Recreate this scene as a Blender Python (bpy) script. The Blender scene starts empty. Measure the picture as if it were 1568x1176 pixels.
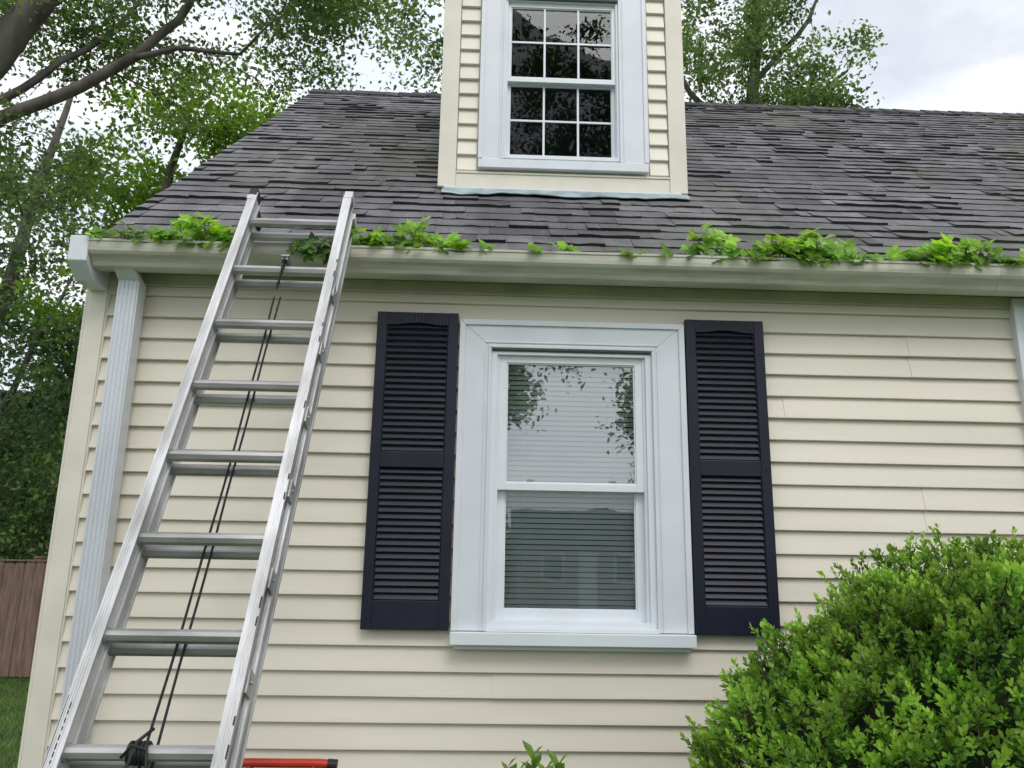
import bpy, math, random
import numpy as np
from mathutils import Vector, noise, Matrix
random.seed(7); rng=np.random.default_rng(7)
scene=bpy.context.scene
scene.view_settings.view_transform='Standard'; scene.view_settings.look='None'; scene.view_settings.exposure=0
COL=scene.collection

# ---------------------------------------------------------------- materials
def newmat(name):
    m=bpy.data.materials.new(name); m.use_nodes=True
    nt=m.node_tree; b=nt.nodes['Principled BSDF']; return m,nt,b
def N(nt,t,**kw):
    n=nt.nodes.new(t)
    for k,v in kw.items(): setattr(n,k,v)
    return n
def simple(name,col,rough=.5,metal=0,var=.12,scale=6,bump=.0,bscale=60,spec=.5,stretch=(1,1,1),dirt=None):
    m,nt,b=newmat(name); L=nt.links
    tc=N(nt,'ShaderNodeTexCoord'); mp=N(nt,'ShaderNodeMapping'); mp.inputs['Scale'].default_value=stretch
    L.new(tc.outputs['Object'],mp.inputs['Vector'])
    no=N(nt,'ShaderNodeTexNoise'); no.inputs['Scale'].default_value=scale; no.inputs['Detail'].default_value=6
    L.new(mp.outputs[0],no.inputs['Vector'])
    cr=N(nt,'ShaderNodeValToRGB'); L.new(no.outputs['Fac'],cr.inputs[0])
    d=dirt if dirt else [c*(1-var*1.4) for c in col]
    cr.color_ramp.elements[0].position=.3; cr.color_ramp.elements[1].position=.62
    cr.color_ramp.elements[0].color=(*d,1); cr.color_ramp.elements[1].color=(*col,1)
    L.new(cr.outputs[0],b.inputs['Base Color'])
    b.inputs['Roughness'].default_value=rough; b.inputs['Metallic'].default_value=metal
    b.inputs['Specular IOR Level'].default_value=spec
    if bump>0:
        n2=N(nt,'ShaderNodeTexNoise'); n2.inputs['Scale'].default_value=bscale; n2.inputs['Detail'].default_value=5
        L.new(mp.outputs[0],n2.inputs['Vector'])
        bp=N(nt,'ShaderNodeBump'); bp.inputs['Strength'].default_value=bump; bp.inputs['Distance'].default_value=.01
        L.new(n2.outputs['Fac'],bp.inputs['Height']); L.new(bp.outputs[0],b.inputs['Normal'])
    return m
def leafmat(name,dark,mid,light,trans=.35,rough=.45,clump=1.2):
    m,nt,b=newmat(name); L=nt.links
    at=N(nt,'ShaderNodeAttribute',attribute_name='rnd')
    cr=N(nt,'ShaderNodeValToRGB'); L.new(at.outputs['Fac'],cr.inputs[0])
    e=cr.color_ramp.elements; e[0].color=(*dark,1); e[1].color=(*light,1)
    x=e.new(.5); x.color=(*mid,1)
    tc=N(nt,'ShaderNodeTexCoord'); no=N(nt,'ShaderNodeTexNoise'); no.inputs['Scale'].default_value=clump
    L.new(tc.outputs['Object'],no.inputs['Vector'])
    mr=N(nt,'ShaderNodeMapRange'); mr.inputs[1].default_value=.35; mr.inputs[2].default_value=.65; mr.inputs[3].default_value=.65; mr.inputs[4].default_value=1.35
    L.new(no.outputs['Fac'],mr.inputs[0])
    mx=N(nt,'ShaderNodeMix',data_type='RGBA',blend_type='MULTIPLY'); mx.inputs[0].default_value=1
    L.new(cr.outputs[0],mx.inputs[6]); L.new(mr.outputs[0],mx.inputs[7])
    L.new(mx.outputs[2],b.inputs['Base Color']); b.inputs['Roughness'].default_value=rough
    b.inputs['Specular IOR Level'].default_value=.35
    tr=N(nt,'ShaderNodeBsdfTranslucent')
    hs=N(nt,'ShaderNodeHueSaturation'); hs.inputs['Hue'].default_value=.485; hs.inputs['Value'].default_value=1.8; hs.inputs['Saturation'].default_value=1.05
    L.new(mx.outputs[2],hs.inputs['Color']); L.new(hs.outputs[0],tr.inputs[0])
    ms=N(nt,'ShaderNodeMixShader'); ms.inputs[0].default_value=trans
    L.new(b.outputs[0],ms.inputs[1]); L.new(tr.outputs[0],ms.inputs[2])
    L.new(ms.outputs[0],nt.nodes['Material Output'].inputs[0])
    return m

M={}
M['siding']=simple('vinyl_siding',(.79,.735,.62),.42,var=.07,scale=2.0,bump=.12,bscale=7,stretch=(.5,1,3))
M['trimcream']=simple('cream_trim',(.77,.73,.62),.45,var=.08,scale=4,bump=.05)
M['white']=simple('white_trim',(.74,.77,.82),.38,var=.06,scale=5,bump=.03)
M['whitev']=simple('white_vinyl_frame',(.78,.82,.86),.3,var=.04,scale=5)
M['gutter']=simple('painted_gutter',(.60,.585,.49),.35,var=.16,scale=7,stretch=(.6,1,5),dirt=(.43,.43,.35))
M['downspout']=simple('downspout_paint',(.70,.73,.78),.35,var=.1,scale=5,stretch=(1,1,.3))
M['frieze']=simple('frieze_paint',(.56,.55,.43),.5,var=.15,scale=5)
M['shutter']=simple('shutter_paint',(.014,.017,.033),.42,var=.2,scale=8,bump=.05,bscale=120,spec=.32)
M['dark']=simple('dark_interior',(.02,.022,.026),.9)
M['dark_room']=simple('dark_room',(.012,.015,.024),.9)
M['blind']=simple('window_blind',(.80,.83,.83),.6,var=.06)
M['head_shadow']=simple('head_shadow_strip',(.05,.06,.05),.7)  # near-black colour for the painted shadow line at the window head
M['flash']=simple('lead_flashing',(.36,.46,.49),.5,metal=.1,var=.35,scale=9)
M['bark']=simple('bark',(.13,.115,.10),.9,var=.5,scale=5,bump=.9,bscale=16,stretch=(1,1,.25))
M['stem']=simple('twig',(.12,.09,.05),.8)
M['red']=simple('red_paint',(.50,.035,.015),.35,var=.2)
M['black']=simple('black_rubber',(.012,.012,.014),.6)
M['rope']=simple('rope',(.028,.03,.033),.9,var=.5,scale=80)
M['steel']=simple('galvanised_hook',(.35,.35,.36),.4,metal=.8)
M['foundation']=simple('concrete',(.33,.32,.30),.9,bump=.4)
M['stone']=simple('pale_stone',(.46,.42,.34),.9,bump=.6,bscale=20)
M['alu']=simple('aluminium',(.68,.68,.685),.46,metal=.55,var=.25,scale=14,bump=.12,bscale=90,stretch=(1,.3,.3),dirt=(.40,.40,.39))
M['alud']=simple('aluminium_rung',(.50,.50,.49),.5,metal=.6,var=.25,scale=20,stretch=(.2,1,1),dirt=(.27,.27,.26))
M['fence']=simple('weathered_fence',(.23,.15,.11),.85,var=.35,scale=5,bump=.4,bscale=30,stretch=(4,4,.5))
m,nt,b=newmat('lawn'); L=nt.links
tc=N(nt,'ShaderNodeTexCoord'); n1=N(nt,'ShaderNodeTexNoise'); n1.inputs['Scale'].default_value=.7; n1.inputs['Detail'].default_value=10
n1.inputs['Roughness'].default_value=.7
L.new(tc.outputs['Object'],n1.inputs['Vector']); cr=N(nt,'ShaderNodeValToRGB'); L.new(n1.outputs['Fac'],cr.inputs[0])
cr.color_ramp.elements[0].position=.35; cr.color_ramp.elements[1].position=.65
cr.color_ramp.elements[0].color=(.04,.065,.02,1); cr.color_ramp.elements[1].color=(.08,.14,.035,1)
L.new(cr.outputs[0],b.inputs['Base Color']); b.inputs['Roughness'].default_value=.9
M['lawn']=m
# shingles
m,nt,b=newmat('asphalt_shingle'); L=nt.links
tc=N(nt,'ShaderNodeTexCoord'); at=N(nt,'ShaderNodeAttribute',attribute_name='rnd')
cr=N(nt,'ShaderNodeValToRGB'); L.new(at.outputs['Fac'],cr.inputs[0])
e=cr.color_ramp.elements; e[0].color=(.036,.036,.041,1); e[1].color=(.225,.218,.230,1); x=e.new(.3); x.color=(.125,.122,.133,1)
g=N(nt,'ShaderNodeTexNoise'); g.inputs['Scale'].default_value=170; g.inputs['Detail'].default_value=3; L.new(tc.outputs['Object'],g.inputs['Vector'])
mps=N(nt,'ShaderNodeMapping'); mps.inputs['Scale'].default_value=(1,3,3); L.new(tc.outputs['Object'],mps.inputs[0])
g2=N(nt,'ShaderNodeTexNoise'); g2.inputs['Scale'].default_value=2.6; g2.inputs['Detail'].default_value=9; g2.inputs['Roughness'].default_value=.7; L.new(mps.outputs[0],g2.inputs['Vector'])
# run-off stains: long down the slope, narrow across
mpv=N(nt,'ShaderNodeMapping'); mpv.inputs['Scale'].default_value=(3.2,.35,.35); L.new(tc.outputs['Object'],mpv.inputs[0])
g4=N(nt,'ShaderNodeTexNoise'); g4.inputs['Scale'].default_value=1.3; g4.inputs['Detail'].default_value=7; L.new(mpv.outputs[0],g4.inputs['Vector'])
mr=N(nt,'ShaderNodeMapRange'); mr.inputs[1].default_value=.3; mr.inputs[2].default_value=.7; mr.inputs[3].default_value=.5; mr.inputs[4].default_value=1.5; L.new(g.outputs['Fac'],mr.inputs[0])
mr2=N(nt,'ShaderNodeMapRange'); mr2.inputs[1].default_value=.35; mr2.inputs[2].default_value=.65; mr2.inputs[3].default_value=.74; mr2.inputs[4].default_value=1.2; L.new(g2.outputs['Fac'],mr2.inputs[0])
mr4=N(nt,'ShaderNodeMapRange'); mr4.inputs[1].default_value=.35; mr4.inputs[2].default_value=.6; mr4.inputs[3].default_value=.74; mr4.inputs[4].default_value=1.1; L.new(g4.outputs['Fac'],mr4.inputs[0])
mm0=N(nt,'ShaderNodeMath',operation='MULTIPLY'); L.new(mr.outputs[0],mm0.inputs[0]); L.new(mr2.outputs[0],mm0.inputs[1])
mm=N(nt,'ShaderNodeMath',operation='MULTIPLY'); L.new(mm0.outputs[0],mm.inputs[0]); L.new(mr4.outputs[0],mm.inputs[1])
mx=N(nt,'ShaderNodeMix',data_type='RGBA',blend_type='MULTIPLY'); mx.inputs[0].default_value=1
L.new(cr.outputs[0],mx.inputs[6]); L.new(mm.outputs[0],mx.inputs[7])
g3=N(nt,'ShaderNodeTexNoise'); g3.inputs['Scale'].default_value=.8; g3.inputs['Detail'].default_value=5; L.new(tc.outputs['Object'],g3.inputs['Vector'])
mr3=N(nt,'ShaderNodeMapRange'); mr3.inputs[1].default_value=.50; mr3.inputs[2].default_value=.7; mr3.inputs[3].default_value=0; mr3.inputs[4].default_value=.5; L.new(g3.outputs['Fac'],mr3.inputs[0])
mx2=N(nt,'ShaderNodeMix',data_type='RGBA'); mx2.inputs[7].default_value=(.11,.118,.075,1); L.new(mr3.outputs[0],mx2.inputs[0]); L.new(mx.outputs[2],mx2.inputs[6])
L.new(mx2.outputs[2],b.inputs['Base Color']); b.inputs['Roughness'].default_value=.85; b.inputs['Specular IOR Level'].default_value=.3
bpn=N(nt,'ShaderNodeBump'); bpn.inputs['Strength'].default_value=.5; bpn.inputs['Distance'].default_value=.003; L.new(g.outputs['Fac'],bpn.inputs['Height']); L.new(bpn.outputs[0],b.inputs['Normal'])
M['shingle']=m
# glass
def glassmat(name,base,tint,fk=1.5):
    m,nt,b=newmat(name); L=nt.links; nt.nodes.remove(b)
    gl=N(nt,'ShaderNodeBsdfGlossy'); gl.inputs['Roughness'].default_value=.0; gl.inputs['Color'].default_value=(.93,.97,1,1)
    tp=N(nt,'ShaderNodeBsdfTransparent'); tp.inputs[0].default_value=tint
    lw=N(nt,'ShaderNodeFresnel'); lw.inputs[0].default_value=1.5
    ad=N(nt,'ShaderNodeMath',operation='MULTIPLY_ADD'); ad.inputs[1].default_value=fk; ad.inputs[2].default_value=base; L.new(lw.outputs[0],ad.inputs[0])
    tc=N(nt,'ShaderNodeTexCoord'); nz=N(nt,'ShaderNodeTexNoise'); nz.inputs['Scale'].default_value=3; L.new(tc.outputs['Object'],nz.inputs['Vector'])
    bp=N(nt,'ShaderNodeBump'); bp.inputs['Strength'].default_value=.05; bp.inputs['Distance'].default_value=.02; L.new(nz.outputs['Fac'],bp.inputs['Height']); L.new(bp.outputs[0],gl.inputs['Normal'])
    ms=N(nt,'ShaderNodeMixShader'); L.new(ad.outputs[0],ms.inputs[0]); L.new(tp.outputs[0],ms.inputs[1]); L.new(gl.outputs[0],ms.inputs[2]); L.new(ms.outputs[0],nt.nodes['Material Output'].inputs[0])
    return m
M['glass_up']=glassmat('window_glass',.22,(.88,.92,.92,1))
M['glass_low']=glassmat('window_glass_with_screen',.05,(.74,.79,.79,1))
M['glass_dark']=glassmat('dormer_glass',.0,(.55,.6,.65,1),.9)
M['leaf_oak']=leafmat('oak_leaves',(.052,.095,.028),(.105,.180,.045),(.18,.28,.075),.42)
M['leaf_bright']=leafmat('maple_leaves',(.06,.13,.015),(.12,.24,.025),(.20,.35,.05),.48)
M['leaf_dark']=leafmat('background_leaves',(.045,.085,.032),(.085,.150,.050),(.15,.23,.085),.38)
M['leaf_box']=leafmat('holly_leaves',(.035,.10,.012),(.125,.27,.028),(.27,.46,.06),.25,.38,clump=5)
M['leaf_vine']=leafmat('creeper_leaves',(.07,.16,.02),(.18,.36,.03),(.30,.50,.06),.4,.5,clump=8)
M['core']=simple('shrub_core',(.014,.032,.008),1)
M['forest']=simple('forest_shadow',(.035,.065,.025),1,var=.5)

# ---------------------------------------------------------------- mesh helpers
def mkobj(name,verts,faces,mat,parent=None,smooth=False,rnd=None,bevel=0):
    me=bpy.data.meshes.new(name); me.from_pydata(verts,[],faces); me.update()
    if rnd is not None:
        a=me.attributes.new('rnd','FLOAT','FACE'); a.data.foreach_set('value',np.asarray(rnd,dtype=np.float32))
    if smooth: me.polygons.foreach_set('use_smooth',[True]*len(me.polygons))
    o=bpy.data.objects.new(name,me); COL.objects.link(o); me.materials.append(M[mat] if isinstance(mat,str) else mat)
    if parent: o.parent=parent
    if bevel>0:
        md=o.modifiers.new('b','BEVEL'); md.width=bevel; md.segments=2; md.limit_method='ANGLE'
    return o
def empty(name,parent=None):
    o=bpy.data.objects.new(name,None); COL.objects.link(o); o.empty_display_size=.1
    if parent: o.parent=parent
    return o
class B:
    def __init__(s): s.v=[]; s.f=[]
    def box(s,x0,x1,y0,y1,z0,z1):
        n=len(s.v); s.v+=[(x0,y0,z0),(x1,y0,z0),(x1,y1,z0),(x0,y1,z0),(x0,y0,z1),(x1,y0,z1),(x1,y1,z1),(x0,y1,z1)]
        s.f+=[tuple(n+i for i in q) for q in [(0,3,2,1),(4,5,6,7),(0,1,5,4),(1,2,6,5),(2,3,7,6),(3,0,4,7)]]
    def hexa(s,p):
        n=len(s.v); s.v+=[tuple(q) for q in p]
        s.f+=[tuple(n+i for i in q) for q in [(0,3,2,1),(4,5,6,7),(0,1,5,4),(1,2,6,5),(2,3,7,6),(3,0,4,7)]]
    def extx(s,prof,x0,x1,cap=True):
        n=len(s.v);k=len(prof)
        s.v+=[(x0,y,z) for y,z in prof]+[(x1,y,z) for y,z in prof]
        for i in range(k):
            j=(i+1)%k; s.f.append((n+i,n+j,n+k+j,n+k+i))
        if cap: s.f+= [tuple(n+i for i in range(k))[::-1],tuple(n+k+i for i in range(k))]
    def extz(s,prof,z0,z1):
        n=len(s.v);k=len(prof)
        s.v+=[(x,y,z0) for x,y in prof]+[(x,y,z1) for x,y in prof]
        for i in range(k):
            j=(i+1)%k; s.f.append((n+i,n+j,n+k+j,n+k+i))
        s.f+= [tuple(n+i for i in range(k))[::-1],tuple(n+k+i for i in range(k))]
    def exty(s,prof,y0,y1):
        n=len(s.v);k=len(prof)
        s.v+=[(x,y0,z) for x,z in prof]+[(x,y1,z) for x,z in prof]
        for i in range(k):
            j=(i+1)%k; s.f.append((n+i,n+j,n+k+j,n+k+i))
        s.f+= [tuple(n+i for i in range(k))[::-1],tuple(n+k+i for i in range(k))]
    def tube(s,pts,radii,n=8,cap=True):
        pts=[Vector(p) for p in pts]; base=len(s.v)
        if not hasattr(radii,'__len__'): radii=[radii]*len(pts)
        prev=None
        for i,p in enumerate(pts):
            d=(pts[min(i+1,len(pts)-1)]-pts[max(i-1,0)])
            if d.length<1e-9: d=Vector((0,0,1))
            d.normalize()
            if prev is None:
                u=d.orthogonal().normalized()
            else:
                u=(prev-d*prev.dot(d)); 
                if u.length<1e-6: u=d.orthogonal()
                u.normalize()
            prev=u; w=d.cross(u)
            for k in range(n):
                a=2*math.pi*k/n; s.v.append(tuple(p+(u*math.cos(a)+w*math.sin(a))*radii[i]))
        for i in range(len(pts)-1):
            for k in range(n):
                a=base+i*n+k; b_=base+i*n+(k+1)%n; s.f.append((a,b_,b_+n,a+n))
        if cap:
            s.f.append(tuple(base+k for k in range(n))[::-1]); s.f.append(tuple(base+(len(pts)-1)*n+k for k in range(n)))
    def obj(s,name,mat,parent=None,smooth=False,bevel=0): return mkobj(name,s.v,s.f,mat,parent,smooth,None,bevel)

def leafcloud(name,P,size,mat,parent=None,T=None,Nn=None,width=.5,rnd=None,shape=4,fold=.12):
    P=np.asarray(P,float); n=len(P)
    if T is None: T=rng.normal(size=(n,3)); T[:,2]-=.3
    T=T/np.linalg.norm(T,axis=1)[:,None]
    if Nn is None: Nn=rng.normal(size=(n,3))*.8; Nn[:,2]+=.9
    Bv=np.cross(T,Nn); Bv/= (np.linalg.norm(Bv,axis=1)[:,None]+1e-9)
    Nn=np.cross(Bv,T)
    Ls=(np.asarray(size)*rng.uniform(.65,1.25,n))[:,None]; W=Ls*width*.5
    if shape==4:
        V=np.stack([P,P+T*Ls*.45+Bv*W+Nn*Ls*fold,P+T*Ls,P+T*Ls*.45-Bv*W+Nn*Ls*fold],1)
    else:
        V=np.stack([P,P+T*Ls*.25+Bv*W*.8+Nn*Ls*fold*.8,P+T*Ls*.62+Bv*W+Nn*Ls*fold,P+T*Ls,P+T*Ls*.62-Bv*W+Nn*Ls*fold,P+T*Ls*.25-Bv*W*.8+Nn*Ls*fold*.8],1)
    k=V.shape[1]
    F=np.arange(n*k).reshape(n,k)
    if rnd is None: rnd=np.clip(rng.normal(.45,.25,n),0,1)
    return mkobj(name,V.reshape(-1,3).tolist(),F.tolist(),mat,parent,False,rnd)

# ---------------------------------------------------------------- house
house=empty('cape_cod_house')
PITCH=.1016; ZR=2.523
X0,X1=-1.84,7.4
def row_profile(z,dy=0,h=PITCH):
    return [(.004+dy,z),(-.0185+dy,z),(-.0215+dy,z+.003),(-.0205+dy,z+.010),(-.003+dy,z+h),(.004+dy,z+h)]
def siding(name,y,spans_fn,z0,z1,zr,par,prob=.3):
    s=B(); k=math.ceil((z1-zr)/PITCH); z=zr+(k-1)*PITCH
    while z>z0-PITCH:
        for (a,b_) in spans_fn(z):
            n=max(1,int((b_-a)/.6)); cuts=[a+(b_-a)*i/n for i in range(n+1)]
            seam=random.choice(cuts[1:-1]) if (len(cuts)>3 and random.random()<prob) else None
            ph=random.random()*99
            base=len(s.v)
            rows=[]
            dy=0
            for x in cuts:
                wob=noise.noise(Vector((x*1.3,z*7,ph)))*.0026
                wob2=noise.noise(Vector((x*.9,z*5,ph+7)))*.0024
                if seam is not None and abs(x-seam)<1e-6:
                    rows.append((x,dy,wob,wob2)); dy=-.0026; rows.append((x+.0004,dy,wob,wob2))
                else: rows.append((x,dy,wob,wob2))
            for (x,d,w1,w2) in rows:
                pr=row_profile(z+w1,y+d+w2,min(PITCH,z1-z)-w1)
                s.v+=[(x,yy,zz) for yy,zz in pr]
            for i in range(len(rows)-1):
                for q in range(5):
                    A=base+i*6+q; s.f.append((A,A+1,A+7,A+6))
            s.f.append(tuple(base+q for q in range(6))[::-1]); s.f.append(tuple(base+(len(rows)-1)*6+q for q in range(6)))
        z-=PITCH
    return s.obj(name,'siding',par)
WX=[(.03,.75,1.36,2.66),(2.58,3.3,1.36,2.86)]
def spans(z):
    a=X0+.07; out=[]
    for (l,r,b_,t) in WX:
        if z+PITCH>b_ and z<t: out.append((a,l)); a=r
    out.append((a,X1-.07)); return out
siding('vinyl_siding_wall',0,spans,.35,2.90,ZR,house)
s=B(); s.box(X0+.01,X1-.01,.012,.05,.0,.42)
s.obj('foundation','foundation',house)
s=B()
xs=[X0+.01]; 
for (l,r,b_,t) in WX:
    s.box(xs[-1],l,.005,.12,.3,2.95); s.box(l,r,.005,.12,.3,b_); s.box(l,r,.005,.12,t,2.95); xs.append(r)
s.box(xs[-1],X1-.01,.005,.12,.3,2.95)
s.box(X0+.01,X0+.1,.12,7.2,0,2.95); s.box(X1-.1,X1-.01,.12,7.2,0,2.95); s.box(X0+.01,X1-.01,7.2,7.3,0,2.95)
s.obj('wall_shell','trimcream',house)
s=B()
for x in (X0+.012,X1-.1): s2=len(s.v); s.v+=[(x,.0,2.93),(x,7.25,2.93),(x,3.62,6.12),(x+.08,.0,2.93),(x+.08,7.25,2.93),(x+.08,3.62,6.12)]; s.f+=[(s2,s2+2,s2+1),(s2+3,s2+4,s2+5),(s2,s2+1,s2+4,s2+3),(s2+1,s2+2,s2+5,s2+4),(s2+2,s2,s2+3,s2+5)]
s.obj('gable_wall','siding',house)
s=B(); s.box(X0,X0+.085,-.027,.003,.3,2.90); s.box(X0-.012,X0+.0,-.027,.09,.3,2.90); s.box(X0+.085,X0+.093,-.023,.003,.3,2.9)
s.box(X1-.085,X1,-.027,.003,.3,2.9)
s.obj('corner_post','trimcream',house,bevel=.003)
s=B(); s.box(X0,X1,-.03,.002,2.885,2.93); s.box(X0,X1,-.025,.002,2.872,2.885)
s.obj('frieze_board','frieze',house,bevel=.002)
s=B(); s.box(X0+.04,X1,-.12,.0,2.932,2.945); s.box(X0+.04,X1,-.135,-.12,2.90,2.99)
s.obj('soffit_and_fascia','frieze',house)
gp=[(-.138,3.0),(-.138,2.897),(-.19,2.895),(-.200,2.900),(-.208,2.915),(-.222,2.930),(-.240,2.940),(-.249,2.952),(-.252,2.968),(-.252,2.990),(-.256,2.994),(-.256,3.004),(-.246,3.006),(-.243,2.998)]
inner=[(-.243,2.985),(-.246,2.968),(-.243,2.955),(-.236,2.945),(-.218,2.935),(-.203,2.918),(-.195,2.902),(-.19,2.899),(-.142,2.901),(-.142,3.0)]
prof=gp+inner
s=B()
gx=[-1.745,2.30,X1]
for a,b_ in zip(gx[:-1],gx[1:]):
    s.extx(prof,a+.0,b_-.0006)
for x in (-.58,1.19,2.3,3.7,5.2): 
    s.extx([(y-.0015*(y<-.19),z-.0015*(z<2.93)) for y,z in gp[1:-1]]+[(-.20,2.99)],x,x+.03)
s.extx([gp[0]]+gp[1:12]+[(-.2,3.004)],-1.751,-1.744)
s.obj('gutter','gutter',house)
s=B()
s.extx([(-.245,2.905),(-.245,3.02),(-.13,3.03),(.02,3.03),(.02,2.84),(-.16,2.84)],-1.838,-1.755)
s.obj('cornice_return','white',house,bevel=.004)
def dprof(x0,x1,y0,y1,n=5,d=.007):
    p=[]
    m=n*4
    for i in range(m+1):
        t=i/m; p.append((x0+(x1-x0)*t,y0-(d if (i%4) in (1,2) else 0)))
    p+= [(x1+.0,y1),(x0,y1)]
    return p
s=B(); s.extz(dprof(-1.668,-1.575,-.118,-.045),.12,2.86)
s.hexa([(-1.668,-.118,2.86),(-1.575,-.118,2.86),(-1.575,-.045,2.86),(-1.668,-.045,2.86),(-1.665,-.185,2.90),(-1.578,-.185,2.90),(-1.578,-.14,2.90),(-1.665,-.14,2.90)])
for z in (.8,): s.box(-1.69,-1.552,-.045,-.02,z,z+.03)
s.obj('downspout','downspout',house)

# ---------------- window
latch=simple('latch_beige',(.30,.28,.20),.5)
def window(name,x0,x1,z0,z1,y,par,cas=(.14,.14,.125),sill=True,blinds=True,muntin=False,meet=None,fw=.034,j=.028,ps=.012,botr=.045,glass=('glass_up','glass_low'),room='dark'):
    w=empty(name,par)
    cl,cr_,ct=cas; yo=y-.045
    s=B(); zb=z0-.02
    ox0,ox1,oz1=x0-cl,x1+cr_,z1+ct
    g=.0008
    s.exty([(ox0,zb),(x0,zb),(x0,z1),(ox0,oz1-g)],yo,y+.01)
    s.exty([(x1,zb),(ox1,zb),(ox1,oz1-g),(x1,z1)],yo,y+.01)
    s.exty([(x0+g,z1),(x1-g,z1),(ox1,oz1),(ox0,oz1)],yo,y+.01)
    t=.022
    s.exty([(ox0-.004,zb),(ox0+t,zb),(ox0+t,oz1-t),(ox0-.004,oz1+.004-g)],yo-.010,yo-.0005)
    s.exty([(ox1-t,zb),(ox1+.004,zb),(ox1+.004,oz1+.004-g),(ox1-t,oz1-t)],yo-.010,yo-.0005)
    s.exty([(ox0+t+g,oz1-t),(ox1-t-g,oz1-t),(ox1+.004,oz1+.004),(ox0-.004,oz1+.004)],yo-.010,yo-.0005)
    for d0,d1,yy in ((.0,.012,-.007),(.022,.030,-.004)):
        s.box(x0-d1,x0-d0,yo+yy,yo-.0004,zb,z1-.0); s.box(x1+d0,x1+d1,yo+yy,yo-.0004,zb,z1)
        s.box(x0-d1,x1+d1,yo+yy-.0006,yo-.0004,z1+d0+.0002,z1+d1)
    s.obj('casing','white',w,bevel=.002)
    if sill:
        s=B(); s.box(ox0-.005,ox1+.005,y-.085,y+.01,zb-.055,zb-.003); s.box(ox0+.01,ox1-.01,y-.05,y+.01,zb-.075,zb-.0555)
        s.box(x0,x1,yo-.02,y+.03,zb-.002,zb+.016)
        s.obj('sill','whitev',w,bevel=.003)
    s=B()
    s.box(x0,x0+j,yo+.012,y+.09,zb+.016,z1); s.box(x1-j,x1,yo+.012,y+.09,zb+.016,z1); s.box(x0+j,x1-j,yo+.012,y+.09,z1-j,z1); s.box(x0+j,x1-j,yo+.012,y+.09,zb+.016,zb+.04)
    s.box(x0+j,x0+j+ps,y-.018,y+.08,zb+.04,z1-j); s.box(x1-j-ps,x1-j,y-.018,y+.08,zb+.04,z1-j)
    s.obj('jamb','whitev',w,bevel=.0015)
    s=B(); s.box(x0+.004,x1-.004,yo+.006,yo+.013,z1-.013,z1-.005); s.obj('head_shadow_strip','head_shadow',w)  # dark strip standing in for the shadow under the head casing
    a,b_=x0+j+ps,x1-j-ps; bot=zb+.04; top=z1-j
    if meet is None: meet=(bot+top)/2
    for nm,za,zc_,ys in (('upper_sash',meet-.016,top,y-.012),('lower_sash',bot,meet+.016,y+.022)):
        s=B(); ff=fw
        s.box(a,a+ff,ys,ys+.03,za,zc_); s.box(b_-ff,b_,ys,ys+.03,za,zc_)
        br=.032 if nm=='upper_sash' else botr
        s.box(a+ff,b_-ff,ys,ys+.03,zc_-.032,zc_); s.box(a+ff,b_-ff,ys,ys+.03,za,za+br)
        lo=za+br; hi=zc_-.032
        s.box(a+ff,a+ff+.006,ys+.006,ys+.02,lo,hi); s.box(b_-ff-.006,b_-ff,ys+.006,ys+.02,lo,hi)
        s.box(a+ff+.006,b_-ff-.006,ys+.006,ys+.02,lo,lo+.006); s.box(a+ff+.006,b_-ff-.006,ys+.006,ys+.02,hi-.006,hi)
        if muntin:
            for k in (1,2):
                xx=a+ff+(b_-a-2*ff)*k/3; s.box(xx-.0065,xx+.0065,ys+.004,ys+.0125,lo+.006,hi-.006)
            zz=(lo+hi)/2; s.box(a+ff+.006,b_-ff-.006,ys+.0045,ys+.012,zz-.0065,zz+.0065)
        s.obj(nm,'whitev',w,bevel=.0015)
        g_=B()
        g_.v=[(a+ff,ys+.014,lo),(b_-ff,ys+.014,lo),(b_-ff,ys+.0145,hi),(a+ff,ys+.0145,hi)]; g_.f=[(0,1,2,3)]
        g_.obj(nm+'_glass',glass[0] if nm=='upper_sash' else glass[1],w)
    if not muntin:
        s=B()
        for t_ in (.22,.78):
            xx=a+(b_-a)*t_; s.box(xx-.03,xx+.03,y+.0,y+.02,meet+.0165,meet+.024)
            s.box(xx-.012,xx+.02,y-.002,y+.012,meet+.0245,meet+.034)
        s.obj('sash_latches',latch,w,bevel=.002)
    if blinds:
        s=B(); z=bot+.03
        while z<top-.02:
            ti=.012+random.uniform(-.001,.001); yb=y+.066
            s.hexa([(a,yb,z-.0105),(b_,yb,z-.0105),(b_,yb+.001,z-.0105),(a,yb+.001,z-.0105),(a,yb+ti,z+.0095),(b_,yb+ti,z+.0095),(b_,yb+.001+ti,z+.0095),(a,yb+.001+ti,z+.0095)])
            z+=.0235
        for t_ in (.18,.82): s.box(a+(b_-a)*t_-.001,a+(b_-a)*t_+.001,y+.062,y+.0635,bot,top)
        s.obj('venetian_blind','blind',w)
    s=B()
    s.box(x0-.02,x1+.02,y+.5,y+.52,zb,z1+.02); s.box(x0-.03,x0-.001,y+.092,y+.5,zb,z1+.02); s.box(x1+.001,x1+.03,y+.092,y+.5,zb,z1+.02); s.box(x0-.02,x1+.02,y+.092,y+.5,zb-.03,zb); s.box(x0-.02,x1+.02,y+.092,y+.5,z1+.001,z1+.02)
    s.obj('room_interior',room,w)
    return w
window('front_window',.012,.748,1.392,2.612,0,house,cas=(.142,.148,.128),meet=1.985)
window('side_front_window',2.62,3.28,1.392,2.80,0,house,cas=(.14,.14,.11),meet=2.07)

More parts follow.
